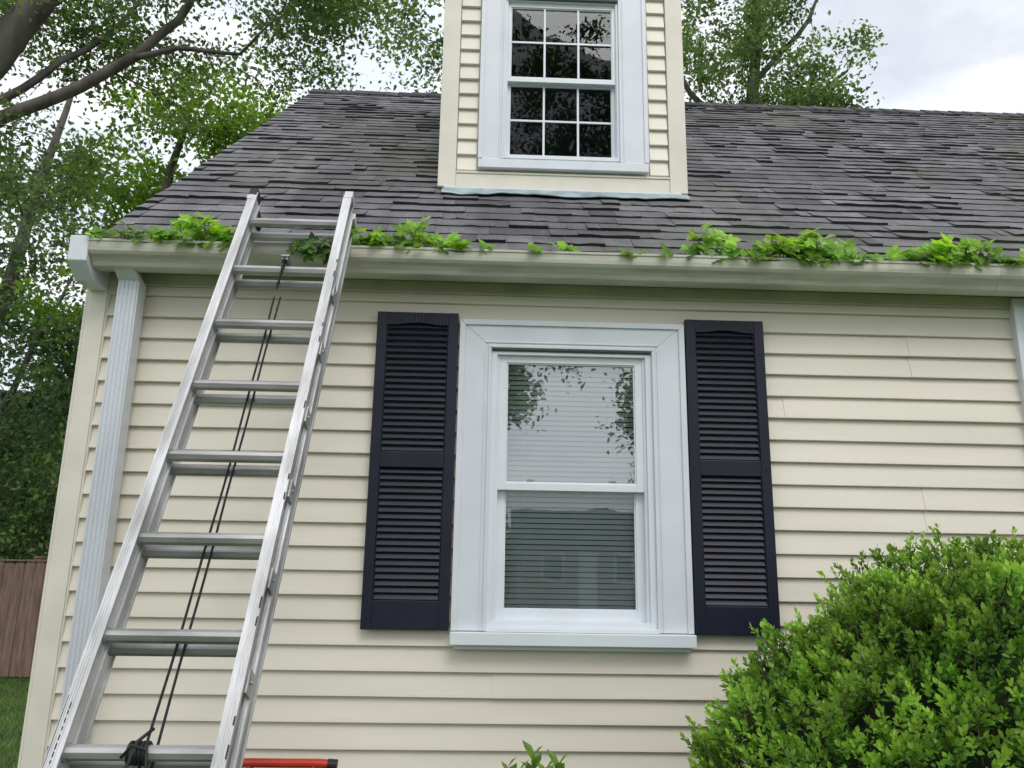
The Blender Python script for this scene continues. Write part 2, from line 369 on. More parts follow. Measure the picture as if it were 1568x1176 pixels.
# ---------------- shutters
def shutter(name,x0,x1,z0,z1,zm,par):
    w=empty(name,par); st=.045; y0,y1=-.058,-.026
    s=B()
    s.box(x0,x0+st,y0,y1,z0,z1); s.box(x1-st,x1,y0,y1,z0,z1)
    s.box(x0+st,x1-st,y0+.001,y1,z0,z0+.12); s.box(x0+st,x1-st,y0+.001,y1,zm-.035,zm+.035)
    a,b_=x0+st,x1-st; c=(a+b_)/2; w_=(b_-a)/2; pts=[]
    for i in range(21):
        t=-1+2*i/20; u=abs(t)
        h=.011*(.5+.5*math.cos(math.pi*min(1,u/.85)))
        pts.append((c+w_*t,z1-.062+h))
    for i in range(20):
        p,q=pts[i],pts[i+1]; s.exty([(p[0],p[1]),(q[0],q[1]),(q[0],z1),(p[0],z1)],y0+.001,y1)
    for za,zb in ((z0+.12,zm-.035),(zm+.035,z1-.062)):
        s.box(a,a+.005,y0+.006,y1,za,zb+.0); s.box(b_-.005,b_,y0+.006,y1,za,zb+.0)
    s.obj('frame','shutter',w,bevel=.0025)
    s=B()
    for za,zb in ((z0+.12,zm-.035),(zm+.035,z1-.050)):
        n=round((zb-za)/.0285); d=(zb-za)/n
        for i in range(n):
            z=za+d*i
            s.hexa([(a+.004,y0+.005,z+.004),(b_-.004,y0+.005,z+.004),(b_-.004,y0+.011,z+.001),(a+.004,y0+.011,z+.001),(a+.004,y0+.019,z+d*1.0),(b_-.004,y0+.019,z+d*1.0),(b_-.004,y0+.025,z+d*.98),(a+.004,y0+.025,z+d*.98)])
    s.obj('louvres','shutter',w)
    s=B()
    for z in (z0+.05,z1-.16,zm):
        for x in (x0+.022,x1-.022): s.tube([(x,y0-.003,z),(x,y0+.001,z)],.006,8)
    s.obj('fasteners','shutter',w)
shutter('window_shutter',-.512,-.142,1.372,2.768,2.09,house)
shutter('window_shutter',.905,1.270,1.368,2.768,2.08,house)

# ---------------- roof
EY,EZ,RY,RZ=-.17,2.985,3.62,6.27
RX0,RX1=-1.825,7.5
sl=math.hypot(RY-EY,RZ-EZ); uy,uz=(RY-EY)/sl,(RZ-EZ)/sl; ny,nz=-uz,uy
def rp(x,sd,h): return (x,EY+uy*sd+ny*h,EZ+uz*sd+nz*h)
s=B()
s.hexa([rp(RX0+.02,0,-.04),rp(RX1,0,-.04),rp(RX1,sl,-.04),rp(RX0+.02,sl,-.04),rp(RX0+.02,0,-.004),rp(RX1,0,-.004),rp(RX1,sl,-.004),rp(RX0+.02,sl,-.004)])
BY=7.41
s.hexa([(RX0,RY,RZ-.05),(RX1,RY,RZ-.05),(RX1,BY,EZ-.05),(RX0,BY,EZ-.05),(RX0,RY,RZ),(RX1,RY,RZ),(RX1,BY,EZ),(RX0,BY,EZ)])
s.obj('roof_deck','shingle',house)
s=B(); s.hexa([rp(RX0,-.02,-.15),rp(RX0+.019,-.02,-.15),rp(RX0+.019,sl,-.15),rp(RX0,sl,-.15),rp(RX0,-.02,-.006),rp(RX0+.019,-.02,-.006),rp(RX0+.019,sl,-.006),rp(RX0,sl,-.006)])
s.obj('rake_board','white',house)
V=[];F=[];R=[]
EXP=.127; nc=int(sl/EXP)
for c in range(nc+1):
    sd=c*EXP; L_=min(EXP*1.06,sl-sd+.01)
    if L_<.02: continue
    x=RX0-.012+random.uniform(-.3,0)
    course=random.uniform(-.06,.06)
    while x<RX1:
        wd=random.choice([.07,.1,.14,.2,.305,.305,.4]); xa=max(x,RX0-.012); xb=min(x+wd-.0012,RX1)
        if xb-xa>.015:
            lift=random.choice([.006,.007,.009,.013,.018]); js=random.uniform(-.008,.008)-(.012 if lift>.010 else 0)
            r=min(1,max(.18,random.gauss(.50,.15)+course))
            nk=max(2,int((xb-xa)/.06)); n=len(V); ph=random.random()*50
            for k in range(nk+1):
                xx=xa+(xb-xa)*k/nk; dd=.006*noise.noise(Vector((xx*13,ph,c))); sag=noise.noise(Vector((xx*.8,c*.7,3)))*.012
                V+= [rp(xx,sd+js+sag+dd*.8,-.002),rp(xx,sd+js+sag+dd,lift+dd*.8),rp(xx,sd+L_+.004,.0008)]
            for k in range(nk):
                F+=[(n+3*k,n+3*k+3,n+3*k+4,n+3*k+1),(n+3*k+1,n+3*k+4,n+3*k+5,n+3*k+2)]; R+=[0,r]
            e_=n+3*nk
            F+=[(n,n+1,n+2),(e_,e_+2,e_+1)]; R+=[.1,.1]
        x+=wd
mkobj('roof_shingles',V,F,'shingle',house,rnd=R)
V=[];F=[];R=[]; x=RX0-.015
while x<RX1:
    n=len(V); h=random.uniform(.022,.03)
    for xx,hh in ((x,h),(x+.17,h-.008)):
        V+=[(xx,RY-.13,RZ-.112+hh),(xx,RY-.02,RZ+hh-.01),(xx,RY+.02,RZ+hh-.01),(xx,RY+.13,RZ-.112+hh)]
    F+=[(n,n+1,n+5,n+4),(n+1,n+2,n+6,n+5),(n+2,n+3,n+7,n+6),(n,n+3,n+2,n+1)]; r=random.random()*.2; R+=[r]*4
    V+=[(x,RY-.13,RZ-.13),(x+.17,RY-.13,RZ-.13)]; F+=[(n+8,n+9,n+4,n)]; R+=[0]
    x+=.145
mkobj('ridge_cap',V,F,'shingle',house,rnd=R)
s=B(); s.box(RX0-.01,RX1,EY-.012,EY+.02,EZ-.03,EZ-.012); s.obj('drip_edge','gutter',house)

# ---------------- dormer
dm=empty('dormer',house)
DY=.77; DX0,DX1=-.325,1.16; DZ=3.80; DT=6.0
def dsp(z):
    if z+PITCH<5.22: return [(DX0+.11,-.10),(.94,DX1-.11)]
    return [(DX0+.11,DX1-.11)]
siding('dormer_siding',DY,dsp,3.93,DT,3.921,dm,0)
s=B(); s.box(DX0+.02,-.02,DY+.005,DY+.08,3.86,DT); s.box(.84,DX1-.02,DY+.005,DY+.08,3.86,DT); s.box(-.02,.84,DY+.005,DY+.08,3.86,4.0); s.box(-.02,.84,DY+.005,DY+.08,5.12,DT)
yb=EY+(DT-EZ)/(uz/uy)
for xa,xb in ((DX0+.01,DX0+.06),(DX1-.06,DX1-.01)):
    n=len(s.v)
    s.v+=[(xa,DY+.08,3.80),(xa,yb,DT),(xa,DY+.08,DT),(xb,DY+.08,3.80),(xb,yb,DT),(xb,DY+.08,DT)]
    s.f+=[(n,n+2,n+1),(n+3,n+4,n+5),(n,n+1,n+4,n+3),(n+1,n+2,n+5,n+4),(n+2,n,n+3,n+5)]
s.obj('dormer_walls','trimcream',dm)
s=B()
s.box(DX0,DX0+.105,DY-.03,DY+.004,DZ+.006,DT); s.box(DX1-.105,DX1,DY-.03,DY+.004,DZ+.006,DT)
s.box(DX0-.0,DX0+.012,DY+.004,DY+.1,DZ+.03,DT); s.box(DX1-.012,DX1,DY+.004,DY+.1,DZ+.03,DT)
s.box(DX0+.105,DX1-.105,DY-.022,DY+.004,DZ+.010,DZ+.098); s.box(DX0+.105,DX1-.105,DY-.028,DY+.004,DZ+.0985,DZ+.112)
s.obj('dormer_trim','trimcream',dm,bevel=.003)
s=B(); s.box(DX0+.04,DX1-.04,DY-.040,DY+.02,DZ-.022,DZ+.004)
s.obj('dormer_flashing','white',dm,bevel=.004)
V=[];F=[]
nx=70
for i in range(nx+1):
    xx=DX0+.03+(DX1-DX0-.04)*i/nx; sd0=(DY-EY)/uy-.02; e=-.125+.045*noise.noise(Vector((xx*3.3,0,0)))+.016*noise.noise(Vector((xx*14,0,0)))
    V+=[rp(xx,sd0+e,.024+.006*noise.noise(Vector((xx*8,1,0)))),rp(xx,sd0-.02,.024)]
for i in range(nx): F.append((2*i,2*i+2,2*i+3,2*i+1))
fo=mkobj('dormer_apron',V,F,'flash',dm); md=fo.modifiers.new('s','SOLIDIFY'); md.thickness=.004
window('dormer_window',.058,.756,4.005,5.10,DY,dm,cas=(.146,.168,.13),sill=False,blinds=False,muntin=True,meet=4.545,fw=.016,j=.014,ps=.004,botr=.022,glass=('glass_dark','glass_dark'),room='dark_room')
s=B(); s.box(-.09,.925,DY-.052,DY+.004,3.928,3.984); s.obj('dormer_sill_casing','white',dm,bevel=.003)
cx=(DX0+DX1)/2; hw=(DX1-DX0)/2+.09; pk=6.75
s=B()
for sg in (-1,1):
    e=(cx+sg*hw,DT-.04); p=(cx,pk)
    s.exty([e,(e[0],e[1]+.05),(p[0],p[1]+.06),(p[0],p[1])] if sg<0 else [(e[0],e[1]+.05),e,(p[0],p[1]),(p[0],p[1]+.06)],DY-.12,RY+.6)
s.obj('dormer_roof','shingle',dm)
s=B(); s.exty([(DX0,DT),(DX1,DT),(cx,pk-.05)],DY-.02,DY+.05); s.obj('dormer_pediment','white',dm)

# ---------------------------------------------------------------- ladder
lad=empty('extension_ladder')
A=Vector((-1.038,-.321,3.052)); ang=math.radians(62.7); dn=Vector((-.005,-math.cos(ang),-math.sin(ang))).normalized()
W=.387; out=Vector((0,-math.sin(ang),math.cos(ang))).normalized()
LEN=(3.052-.02)/(-dn.z)
def lp(x,s_,o): return A+Vector((x,0,0))+dn*s_+out*o
def lbox(b,x0,x1,s0,s1,o0,o1): b.hexa([lp(x0,s1,o0),lp(x1,s1,o0),lp(x1,s1,o1),lp(x0,s1,o1),lp(x0,s0,o0),lp(x1,s0,o0),lp(x1,s0,o1),lp(x0,s0,o1)])
def rail(b,xi,sg,s0,s1,o0,o1,fl=.030):
    w=.003; 
    xs=sorted((xi,xi+sg*w)); lbox(b,xs[0],xs[1],s0,s1,o0+.002,o1-.002)
    xs=sorted((xi-sg*.006,xi+sg*fl)); lbox(b,xs[0],xs[1],s0,s1,o1-.0045,o1); lbox(b,xs[0],xs[1],s0,s1,o0,o0+.0045)
    xs=sorted((xi+sg*(fl-.003),xi+sg*fl)); lbox(b,xs[0],xs[1],s0,s1,o1-.014,o1-.0046); lbox(b,xs[0],xs[1],s0,s1,o0+.0046,o0+.014)
    for d in (.008,.015,.022):
        xs=sorted((xi+sg*d,xi+sg*(d+.003))); lbox(b,xs[0],xs[1],s0,s1,o1+.0001,o1+.0018)
    c=(o0+o1)/2
    for q in (-.012,.012):
        xs=sorted((xi-sg*.0012,xi-sg*.0001)); lbox(b,xs[0],xs[1],s0,s1,c+q-.002,c+q+.002)
s=B()
rail(s,0,-1,-.17,LEN,-.010,.052); rail(s,W,1,-.17,LEN,-.010,.052)
rail(s,-.006,-1,-.10,LEN-.02,-.078,-.0135,fl=.030); rail(s,W+.006,1,-.10,LEN-.02,-.078,-.0135,fl=.030)
s.obj('rails','alu',lad)
s=B()
nr=int((LEN-.1)/.3048)+1
for i in range(nr):
    for o,dx,ds in ((.021,.0,0),(-.047,.006,.010)):
        c=i*.3048+ds
        x0,x1=-dx+.0005,W+dx-.0005
        pr=[(-.016,-.010),(-.016,.010),(-.011,.017),(.002,.019),(.013,.014),(.018,0),(.013,-.014),(.002,-.019),(-.011,-.017)]
        n=len(s.v);k=len(pr)
        ca,sa=math.cos(math.radians(90)-ang),math.sin(math.radians(90)-ang)
        for xx in (x0,x1):
            for (a_,o_) in pr:
                a2=a_*ca-o_*sa; o2=a_*sa+o_*ca
                s.v.append(tuple(lp(xx,c+a2,o+o2)))
        for q in range(k):
            jj=(q+1)%k; s.f.append((n+q,n+jj,n+k+jj,n+k+q))
        for rr in (-.006,.0,.006):
            a2=-.0165*ca-rr*sa; o2=-.0165*sa+rr*ca
            lbox(s,x0+.02,x1-.02,c+a2-.001,c+a2+.001,o+o2-.0012,o+o2+.0012)
s.obj('rungs','alud',lad)
s=B()
for i in range(nr):
    for x,sg in ((0,1),(W,-1)):
        s.tube([lp(x,i*.3048,.021),lp(x+sg*.008,i*.3048,.021)],.023,12)
        s.tube([lp(x-sg*.0035,i*.3048,.021),lp(x-sg*.010,i*.3048,.021)],.014,12)
s.obj('rung_collars','alud',lad)
s=B()
lbox(s,-.034,.004,-.195,-.150,-.012,.0545); lbox(s,-.044,.01,-.125,-.065,-.084,-.0125)
s.obj('end_cap','black',lad,bevel=.005)
s=B(); lbox(s,W-.004,W+.034,-.195,-.150,-.012,.0545); lbox(s,W+.0,W+.045,-.125,-.085,-.084,-.0125)
lbox(s,-.036,-.006,-.15,-.12,-.013,.0555)
s.obj('end_cap_metal','alu',lad,bevel=.004)
s=B()
for c in (.42,.73,1.04,1.34,1.65,1.95,2.3,2.75):
    for x,sg in ((W,1),):
        xs=sorted((x+sg*.031,x+sg*.037)); lbox(s,xs[0],xs[1],c-.03,c+.035,-.02,.035)
        s.tube([lp(x+sg*.037,c,.01),lp(x+sg*.042,c,.01)],.006,8)
for c in (.0,.61,1.22,1.83,2.44): 
    xs=(-.037,-.031); lbox(s,xs[0],xs[1],c-.02,c+.02,-.02,.03)
s.obj('guide_brackets','alud',lad,bevel=.001)
s=B()
for c in (.26,.33,.62,.69,1.0,1.3,1.37,1.72,1.78,2.05,2.12,2.3): lbox(s,W+.0255,W+.0295,c,c+random.uniform(.015,.035),.0525,.0531)
s.obj('rail_decals','black',lad)
s=B(); lbox(s,-.0275,-.0255,2.0,2.5,.0525,.0531)
for i in range(24): lbox(s,-.0145,-.0115,2.02+i*.02,2.03+i*.02+random.uniform(-.004,.006),.0525,.0531)
s.obj('label_sticker','black',lad)
s=B(); mx_=W*.5
for dx,k_ in ((-.013,0),(.013,1)):
    pts=[]
    for i in range(40):
        u=i/39; t=.42+(2.22-.42)*u; pts.append(lp(mx_+dx*(1-.35*math.sin(u*3.1+k_))+.0012*math.sin(i*.5+dx*99),t,-.016-.015*math.sin(math.pi*u)))
    s.tube(pts,.0042,6)
s.obj('rope','rope',lad,smooth=True)
s=B()
for i in range(9):
    c=.30+i*.016; pts=[]
    for k in range(13):
        a=2*math.pi*k/12; u=math.cos(a)*.006; v=math.sin(a)*.013
        pts.append(lp(mx_+.012+(u if i%2 else 0),c+v,.05+(0 if i%2 else u)))
    s.tube(pts,.0022,5,False)
s.tube([lp(mx_+.012,.285,.05),lp(mx_+.012,.26,.05)],.010,8)
s.obj('chain','rope',lad,smooth=True)
s=B(); lbox(s,mx_+.0,mx_+.026,.245,.275,.0,.058); s.tube([lp(mx_-.003,.258,.058),lp(mx_+.03,.258,.058)],.008,8); s.obj('pulley_hook','steel',lad,bevel=.002)
s=B(); c=7*.3048
for k in range(5):
    x=mx_-.03+k*.011+random.uniform(-.004,.004); 
    s.tube([lp(x,c+.026*math.cos(a),.021+.026*math.sin(a)) for a in [q*.524 for q in range(13)]],.0045,6)
pts=[lp(mx_-.04,c+.02,.05),lp(mx_-.02,c-.01,.052),lp(mx_+.02,c+.0,.054),lp(mx_+.03,c+.04,.05),lp(mx_+.01,c+.07,.045),lp(mx_-.02,c+.05,.05),lp(mx_-.01,c-.02,.05),lp(mx_+.01,c-.06,.02)]
s.tube(pts,.0045,6)
s.obj('tie_cord','black',lad,smooth=True)

# ---------------------------------------------------------------- hand truck
ht=empty('hand_truck')
s=B(); ya=-.28; zt=.905
for x in (-.86,-.62): s.tube([(x,ya-.28,.10),(x,ya-.02,zt-.09),(x,ya,zt-.01)],.014,10)
s.tube([(-.90,ya,zt-.005),(-.88,ya,zt),(-.60,ya,zt),(-.57,ya,zt-.002)],.0165,12)
for z in (.3,.5,.7): s.tube([(-.86,ya-.28+(z-.1)*.35,z),(-.62,ya-.28+(z-.1)*.35,z)],.011,8)
s.hexa([(-.88,-.74,.04),(-.60,-.74,.04),(-.60,-.55,.05),(-.88,-.55,.05),(-.88,-.74,.048),(-.60,-.74,.048),(-.60,-.55,.06),(-.88,-.55,.06)])
s.obj('frame','red',ht,smooth=False)
s=B()
for x in (-.93,-.56): s.tube([(x,-.46,.13),(x+.04,-.46,.13)],.13,20)
s.tube([(-.57,ya,zt-.002),(-.535,ya,zt-.004)],.019,12)
s.obj('wheels_and_grip','black',ht)

# ---------------------------------------------------------------- vine
def compound(P,n5,size,base_dir,Pl,Tl,Nl,Rl,rv):
    up=Vector(base_dir).normalized(); a0=random.random()*6.28
    s1=up.orthogonal().normalized(); s2=up.cross(s1)
    for k in range(n5):
        a=a0+ (k-(n5-1)/2)*1.05; d=(s1*math.cos(a)+s2*math.sin(a))*1.0+up*.15
        Pl.append(tuple(P)); Tl.append(tuple(d)); Nl.append(tuple(up)); Rl.append(min(1,max(0,rv+random.uniform(-.2,.2))))
vine=empty('creeper_vine')
Pl=[];Tl=[];Nl=[];Rl=[]; s=B()
def vcl(xa,xb,n,h,y=-.2):
    for _ in range(n):
        x=random.uniform(xa,xb); env=max(0,math.sin(math.pi*(x-xa)/(xb-xa)))**.4
        nz_v=noise.noise(Vector((x*5,2.2,0)))
        if nz_v<-.25 and random.random()<.5: continue
        z=3.0+random.uniform(-.08,1)*h*env*max(.45,.85+1.1*nz_v); yy=y+random.uniform(-.07,.08)
        nd=(random.uniform(-.7,.7),random.uniform(-1.3,-.1),random.uniform(.3,1.1))
        compound((x,yy,z),random.choice([3,5,5]),0,nd,Pl,Tl,Nl,Rl,.2+.5*random.random()+.8*(z-3.03)/.12)
        if random.random()<.5: s.tube([(x+random.uniform(-.03,.03),-.18,2.95),(x,yy+.003,z)],.0018,4)
vcl(-1.76,-1.54,34,.09); vcl(-1.56,-1.40,20,.06); vcl(-1.43,-1.08,95,.13); vcl(-.70,-.50,40,.09); vcl(-.58,-.16,95,.14); vcl(-.18,.08,12,.03);vcl(.15,.4,9,.04); vcl(.60,.88,14,.03)
vcl(.88,1.14,50,.13); vcl(1.06,1.77,190,.12); vcl(1.3,1.52,40,.15); vcl(1.74,2.4,160,.10); vcl(1.98,2.12,24,.14); vcl(2.35,2.85,60,.10)
vx=[-1.75+i*.08 for i in range(58)]
s.tube([(x,-.235+.02*math.sin(x*9),3.0+.012*math.sin(x*14)) for x in vx],.003,5)
s.obj('stems','stem',vine)
leafcloud('leaves',Pl,.050,'leaf_vine',vine,T=np.array(Tl),Nn=np.array(Nl),width=.55,rnd=Rl,shape=6,fold=.08)
Pl=[];Tl=[];Nl=[];Rl=[]
for _ in range(15):
    x=random.uniform(-.92,-.68); compound((x,-.31+random.uniform(-.03,.03),2.965+random.uniform(-.035,.03)),random.choice([3,5]),0,(random.uniform(-.5,.5),-1,random.uniform(-.2,.5)),Pl,Tl,Nl,Rl,.1)
leafcloud('hanging_leaves',Pl,.045,'leaf_box',vine,T=np.array(Tl),Nn=np.array(Nl),width=.5,rnd=Rl,shape=6)

# ---------------------------------------------------------------- shrub
def shrub(name,c,r,nsprig,seed,lsize=.026):
    par=empty(name); c=np.array(c); r=np.array(r)
    g=np.random.default_rng(seed)
    P=[];T=[];Nn=[];R=[]; st=B()
    def disp(u):
        v=Vector(tuple(u*2.1)); w=Vector(tuple(u*5.2))
        return 1+.12*noise.noise(v+Vector((seed,0,0)))+.10*noise.noise(w)+.06*noise.noise(w*2.3)
    cnt=0
    while cnt<nsprig:
        u=g.normal(size=3); u/=np.linalg.norm(u)
        if u[2]<-.35 or u[1]>.55: continue
        cnt+=1
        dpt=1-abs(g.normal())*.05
        p=c+u*r*disp(u)*dpt
        outw=u/r; outw/=np.linalg.norm(outw)
        d=outw*.8+np.array([0,0,.55])+g.normal(size=3)*.35; d/=np.linalg.norm(d)
        ln=g.uniform(.025,.06)*(1 if g.random()>.02 else 2.3)
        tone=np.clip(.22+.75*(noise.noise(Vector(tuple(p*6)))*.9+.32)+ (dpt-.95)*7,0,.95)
        k=int(6+ln*90)
        a=g.random()*6.28
        s1=np.cross(d,[.3,.5,.1]); s1/=np.linalg.norm(s1); s2=np.cross(d,s1)
        for i in range(k):
            t=i/(k-1); a+=2.4
            side=s1*math.cos(a)+s2*math.sin(a)
            P.append(p+d*ln*(t-.3)+side*.002); T.append(side*(1-.65*t)+d*(.35+.8*t)); Nn.append(d-side*.5+g.normal(size=3)*.2)
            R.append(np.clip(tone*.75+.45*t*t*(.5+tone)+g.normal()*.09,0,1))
        if cnt%4==0 : st.tube([tuple(p-d*.10),tuple(p+d*ln*.6)],.002,3,False)
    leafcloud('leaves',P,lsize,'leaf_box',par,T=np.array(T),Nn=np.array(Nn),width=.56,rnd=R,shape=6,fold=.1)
    st.obj('twigs','stem',par)
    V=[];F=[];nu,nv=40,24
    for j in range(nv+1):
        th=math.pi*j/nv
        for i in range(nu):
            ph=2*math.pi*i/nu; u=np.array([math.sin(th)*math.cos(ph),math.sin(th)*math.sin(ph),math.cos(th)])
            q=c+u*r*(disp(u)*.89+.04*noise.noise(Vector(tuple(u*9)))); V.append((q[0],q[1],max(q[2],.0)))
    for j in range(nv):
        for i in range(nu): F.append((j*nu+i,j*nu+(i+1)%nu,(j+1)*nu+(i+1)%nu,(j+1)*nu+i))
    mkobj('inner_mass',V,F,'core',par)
    return par
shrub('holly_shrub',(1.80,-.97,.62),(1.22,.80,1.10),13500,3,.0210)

par=empty('young_shrub'); Pl=[];Tl=[];Nl=[];Rl=[]; s=B()
for (bx,by,tx,ty,tz) in ((.18,-.5,.19,-.55,.99),(.2,-.48,.10,-.5,.94),(.2,-.5,.28,-.52,.955),(.18,-.46,.14,-.42,.90),(.22,-.5,.24,-.42,.91)):
    s.tube([(bx,by,0),((bx+tx)/2,(by+ty)/2,tz*.5),(tx,ty,tz)],[.006,.005,.002],6)
    for i in range(18):
        t=1-i*.014; z=tz*t; a=i*2.4; x=bx+(tx-bx)*t; y=by+(ty-by)*t
        Pl.append((x,y,z)); Tl.append((math.cos(a),math.sin(a),1.3-i*.08)); Nl.append((-math.cos(a)*.6,-math.sin(a)*.6,1)); Rl.append(max(0,.7-i*.05))
s.obj('stems','stem',par); leafcloud('leaves',Pl,.07,'leaf_box',par,T=np.array(Tl),Nn=np.array(Nl),width=.46,rnd=Rl,shape=6)

# ---------------------------------------------------------------- trees
def tree(name,limbs,crowns,ncl,lpc,lsize,lmat,seed,spread=.38,thr=-.12,freq=.55,barkr=.02,flat=.6):
    par=empty(name); g=np.random.default_rng(seed); s=B(); LP=[]
    for pts,rad in limbs:
        P=[Vector(p) for p in pts]; fp=[];fr=[]
        for i in range(len(P)-1):
            for k in range(4):
                t=k/4; q=P[i].lerp(P[i+1],t); 
                q+=Vector((noise.noise(q*1.1),noise.noise(q*1.1+Vector((5,5,5))),0))*.10
                fp.append(q); fr.append(rad[i]+(rad[i+1]-rad[i])*t)
        fp.append(P[-1]); fr.append(rad[-1])
        s.tube(fp,fr,9)
        LP+= [tuple(q) for q in fp]
    LPa=np.array(LP)
    cents=[]
    wt=np.array([c[2] for c in crowns],float); wt/=wt.sum()
    tries=0
    while len(cents)<ncl and tries<ncl*12:
        tries+=1
        ci=g.choice(len(crowns),p=wt); c,r,_=crowns[ci]
        u=g.normal(size=3); u/=np.linalg.norm(u); q=np.array(c)+u*np.array(r)*g.random()**.42
        if noise.noise(Vector(tuple(q*freq))+Vector((seed*3.1,0,0)))<thr: continue
        cents.append(q)
    P=[];R=[]
    pool=LPa.copy()
    order=np.argsort([np.min(np.linalg.norm(LPa-q,axis=1)) for q in cents])
    for oi in order:
        q=cents[oi]
        dd=np.linalg.norm(pool-q,axis=1)+ .8*np.maximum(0,pool[:,2]-q[2]); j=np.argmin(dd); a=pool[j]
        dist=np.linalg.norm(q-a)
        mid=(a+q)/2+np.array([0,0,.08*dist])+g.normal(size=3)*.07*dist
        m1=a*.72+q*.28+g.normal(size=3)*.03*dist+np.array([0,0,.05*dist])
        r=barkr*min(1.6,.35+dist*.35)
        s.tube([tuple(a),tuple(m1),tuple(mid),tuple(q)],[r,r*.75,r*.5,r*.15],4,False)
        pool=np.vstack([pool,mid[None],q[None]])
        n=int(lpc*g.uniform(.5,1.5)); sp=spread*g.uniform(.7,1.3)
        pts=g.normal(size=(n,3))*np.array([sp,sp,sp*flat])*.62+q
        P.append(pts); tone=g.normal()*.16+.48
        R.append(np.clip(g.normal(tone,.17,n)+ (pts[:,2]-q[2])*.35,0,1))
    P=np.concatenate(P); R=np.concatenate(R)
    s.obj('trunk_and_branches','bark',par,smooth=True)
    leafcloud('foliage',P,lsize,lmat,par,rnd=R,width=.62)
    return par
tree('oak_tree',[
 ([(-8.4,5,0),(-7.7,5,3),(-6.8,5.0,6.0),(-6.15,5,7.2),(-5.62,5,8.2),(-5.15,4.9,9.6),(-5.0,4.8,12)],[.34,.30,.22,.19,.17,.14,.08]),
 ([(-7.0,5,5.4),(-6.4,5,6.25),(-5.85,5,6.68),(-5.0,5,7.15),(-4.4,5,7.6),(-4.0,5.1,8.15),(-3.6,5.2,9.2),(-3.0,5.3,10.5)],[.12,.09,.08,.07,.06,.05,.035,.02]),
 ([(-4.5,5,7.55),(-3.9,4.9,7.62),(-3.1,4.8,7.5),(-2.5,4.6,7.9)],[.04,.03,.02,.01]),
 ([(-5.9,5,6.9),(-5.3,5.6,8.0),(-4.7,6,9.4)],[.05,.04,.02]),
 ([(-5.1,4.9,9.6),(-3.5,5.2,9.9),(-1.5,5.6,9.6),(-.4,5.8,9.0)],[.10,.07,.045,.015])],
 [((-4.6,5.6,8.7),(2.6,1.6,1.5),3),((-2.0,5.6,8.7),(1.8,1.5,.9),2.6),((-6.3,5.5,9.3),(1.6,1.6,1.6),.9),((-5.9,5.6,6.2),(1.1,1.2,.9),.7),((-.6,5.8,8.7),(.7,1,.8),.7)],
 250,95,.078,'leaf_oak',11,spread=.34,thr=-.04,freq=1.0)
tree('maple_tree',[
 ([(-6.3,8.6,0),(-6.1,8.6,4),(-5.5,8.7,7),(-5.2,8.7,9)],[.2,.17,.1,.04]),([(-6.1,8.6,4),(-4.6,8.8,6.6),(-3.7,8.8,8)],[.1,.06,.03])],
 [((-5.0,8.8,7.9),(1.9,1.3,2.0),3),((-6.6,8.8,6.2),(1.2,1.2,1.5),.9),((-3.6,8.8,7.6),(1.1,1.2,1.2),1)],
 165,100,.112,'leaf_bright',12,spread=.40,thr=-.12,freq=.8)
tree('birch_tree',[
 ([(-9.6,10.5,0),(-9.2,10.5,4),(-8.8,10.6,8),(-8.3,10.6,11)],[.2,.17,.1,.04]),([(-9.2,10.5,3),(-8.2,10.3,5),(-7.6,10.2,6.6)],[.07,.05,.02]),([(-9.2,10.5,4.5),(-10,10.3,6.5),(-10.3,10.2,8)],[.07,.05,.02])],
 [((-9,10.6,6),(2.3,1.5,4.2),3),((-7.6,10.4,3.6),(1.5,1.2,2.4),1.2),((-10.6,10.6,7),(1.6,1.4,3),1)],
 260,80,.12,'leaf_dark',13,spread=.40,thr=-.05,freq=.8)
tree('tall_maple_tree',[
 ([(5.2,12,0),(5.3,12,6),(5.5,12,10.5),(5.9,12,13),(6.1,12,15.5)],[.3,.26,.17,.12,.05]),
 ([(5.4,12,9.5),(6.8,12,11.6),(8.0,12,12.7)],[.10,.07,.03]),([(5.5,12,10.5),(4.4,12,12),(3.6,12,13.6)],[.08,.06,.03]),([(5.8,12,12.3),(7.2,12,14),(7.6,12,15)],[.07,.05,.02])],
 [((5.6,12,13.2),(2.2,2,3.0),3),((7.5,12,12.2),(1.4,1.5,1.4),1.4),((4.0,12,13.6),(1.3,1.4,2.4),1.2),((6.8,12,14.4),(1.3,1.3,1.2),.7)],
 190,90,.120,'leaf_oak',14,spread=.38,thr=.0,freq=.95)
par=empty('distant_tree_line'); g=np.random.default_rng(5)
P=[];R=[]
for _ in range(620):
    x=g.uniform(-21,-4); y=g.uniform(13,16); top=10.4+2.2*noise.noise(Vector((x*.35,y*.3,0)))
    z=top*(g.random()**.75)
    if z>5.5 and noise.noise(Vector((x*.8,y*.8,z*.8)))<.0: continue
    n=55; pts=g.normal(size=(n,3))*[.42,.42,.26]+[x,y,z]; P.append(pts); t=g.normal(.45,.18)
    R.append(np.clip(g.normal(t,.15,n)+(pts[:,2]-z)*.4,0,1))
leafcloud('foliage',np.concatenate(P),.18,'leaf_dark',par,rnd=np.concatenate(R),width=.6)
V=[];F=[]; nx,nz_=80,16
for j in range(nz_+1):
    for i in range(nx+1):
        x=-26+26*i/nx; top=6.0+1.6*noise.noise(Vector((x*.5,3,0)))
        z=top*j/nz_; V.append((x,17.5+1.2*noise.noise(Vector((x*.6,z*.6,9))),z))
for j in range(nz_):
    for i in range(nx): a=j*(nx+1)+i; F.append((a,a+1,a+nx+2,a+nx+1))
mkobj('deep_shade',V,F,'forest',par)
par=empty('understory_bushes'); P=[];R=[]
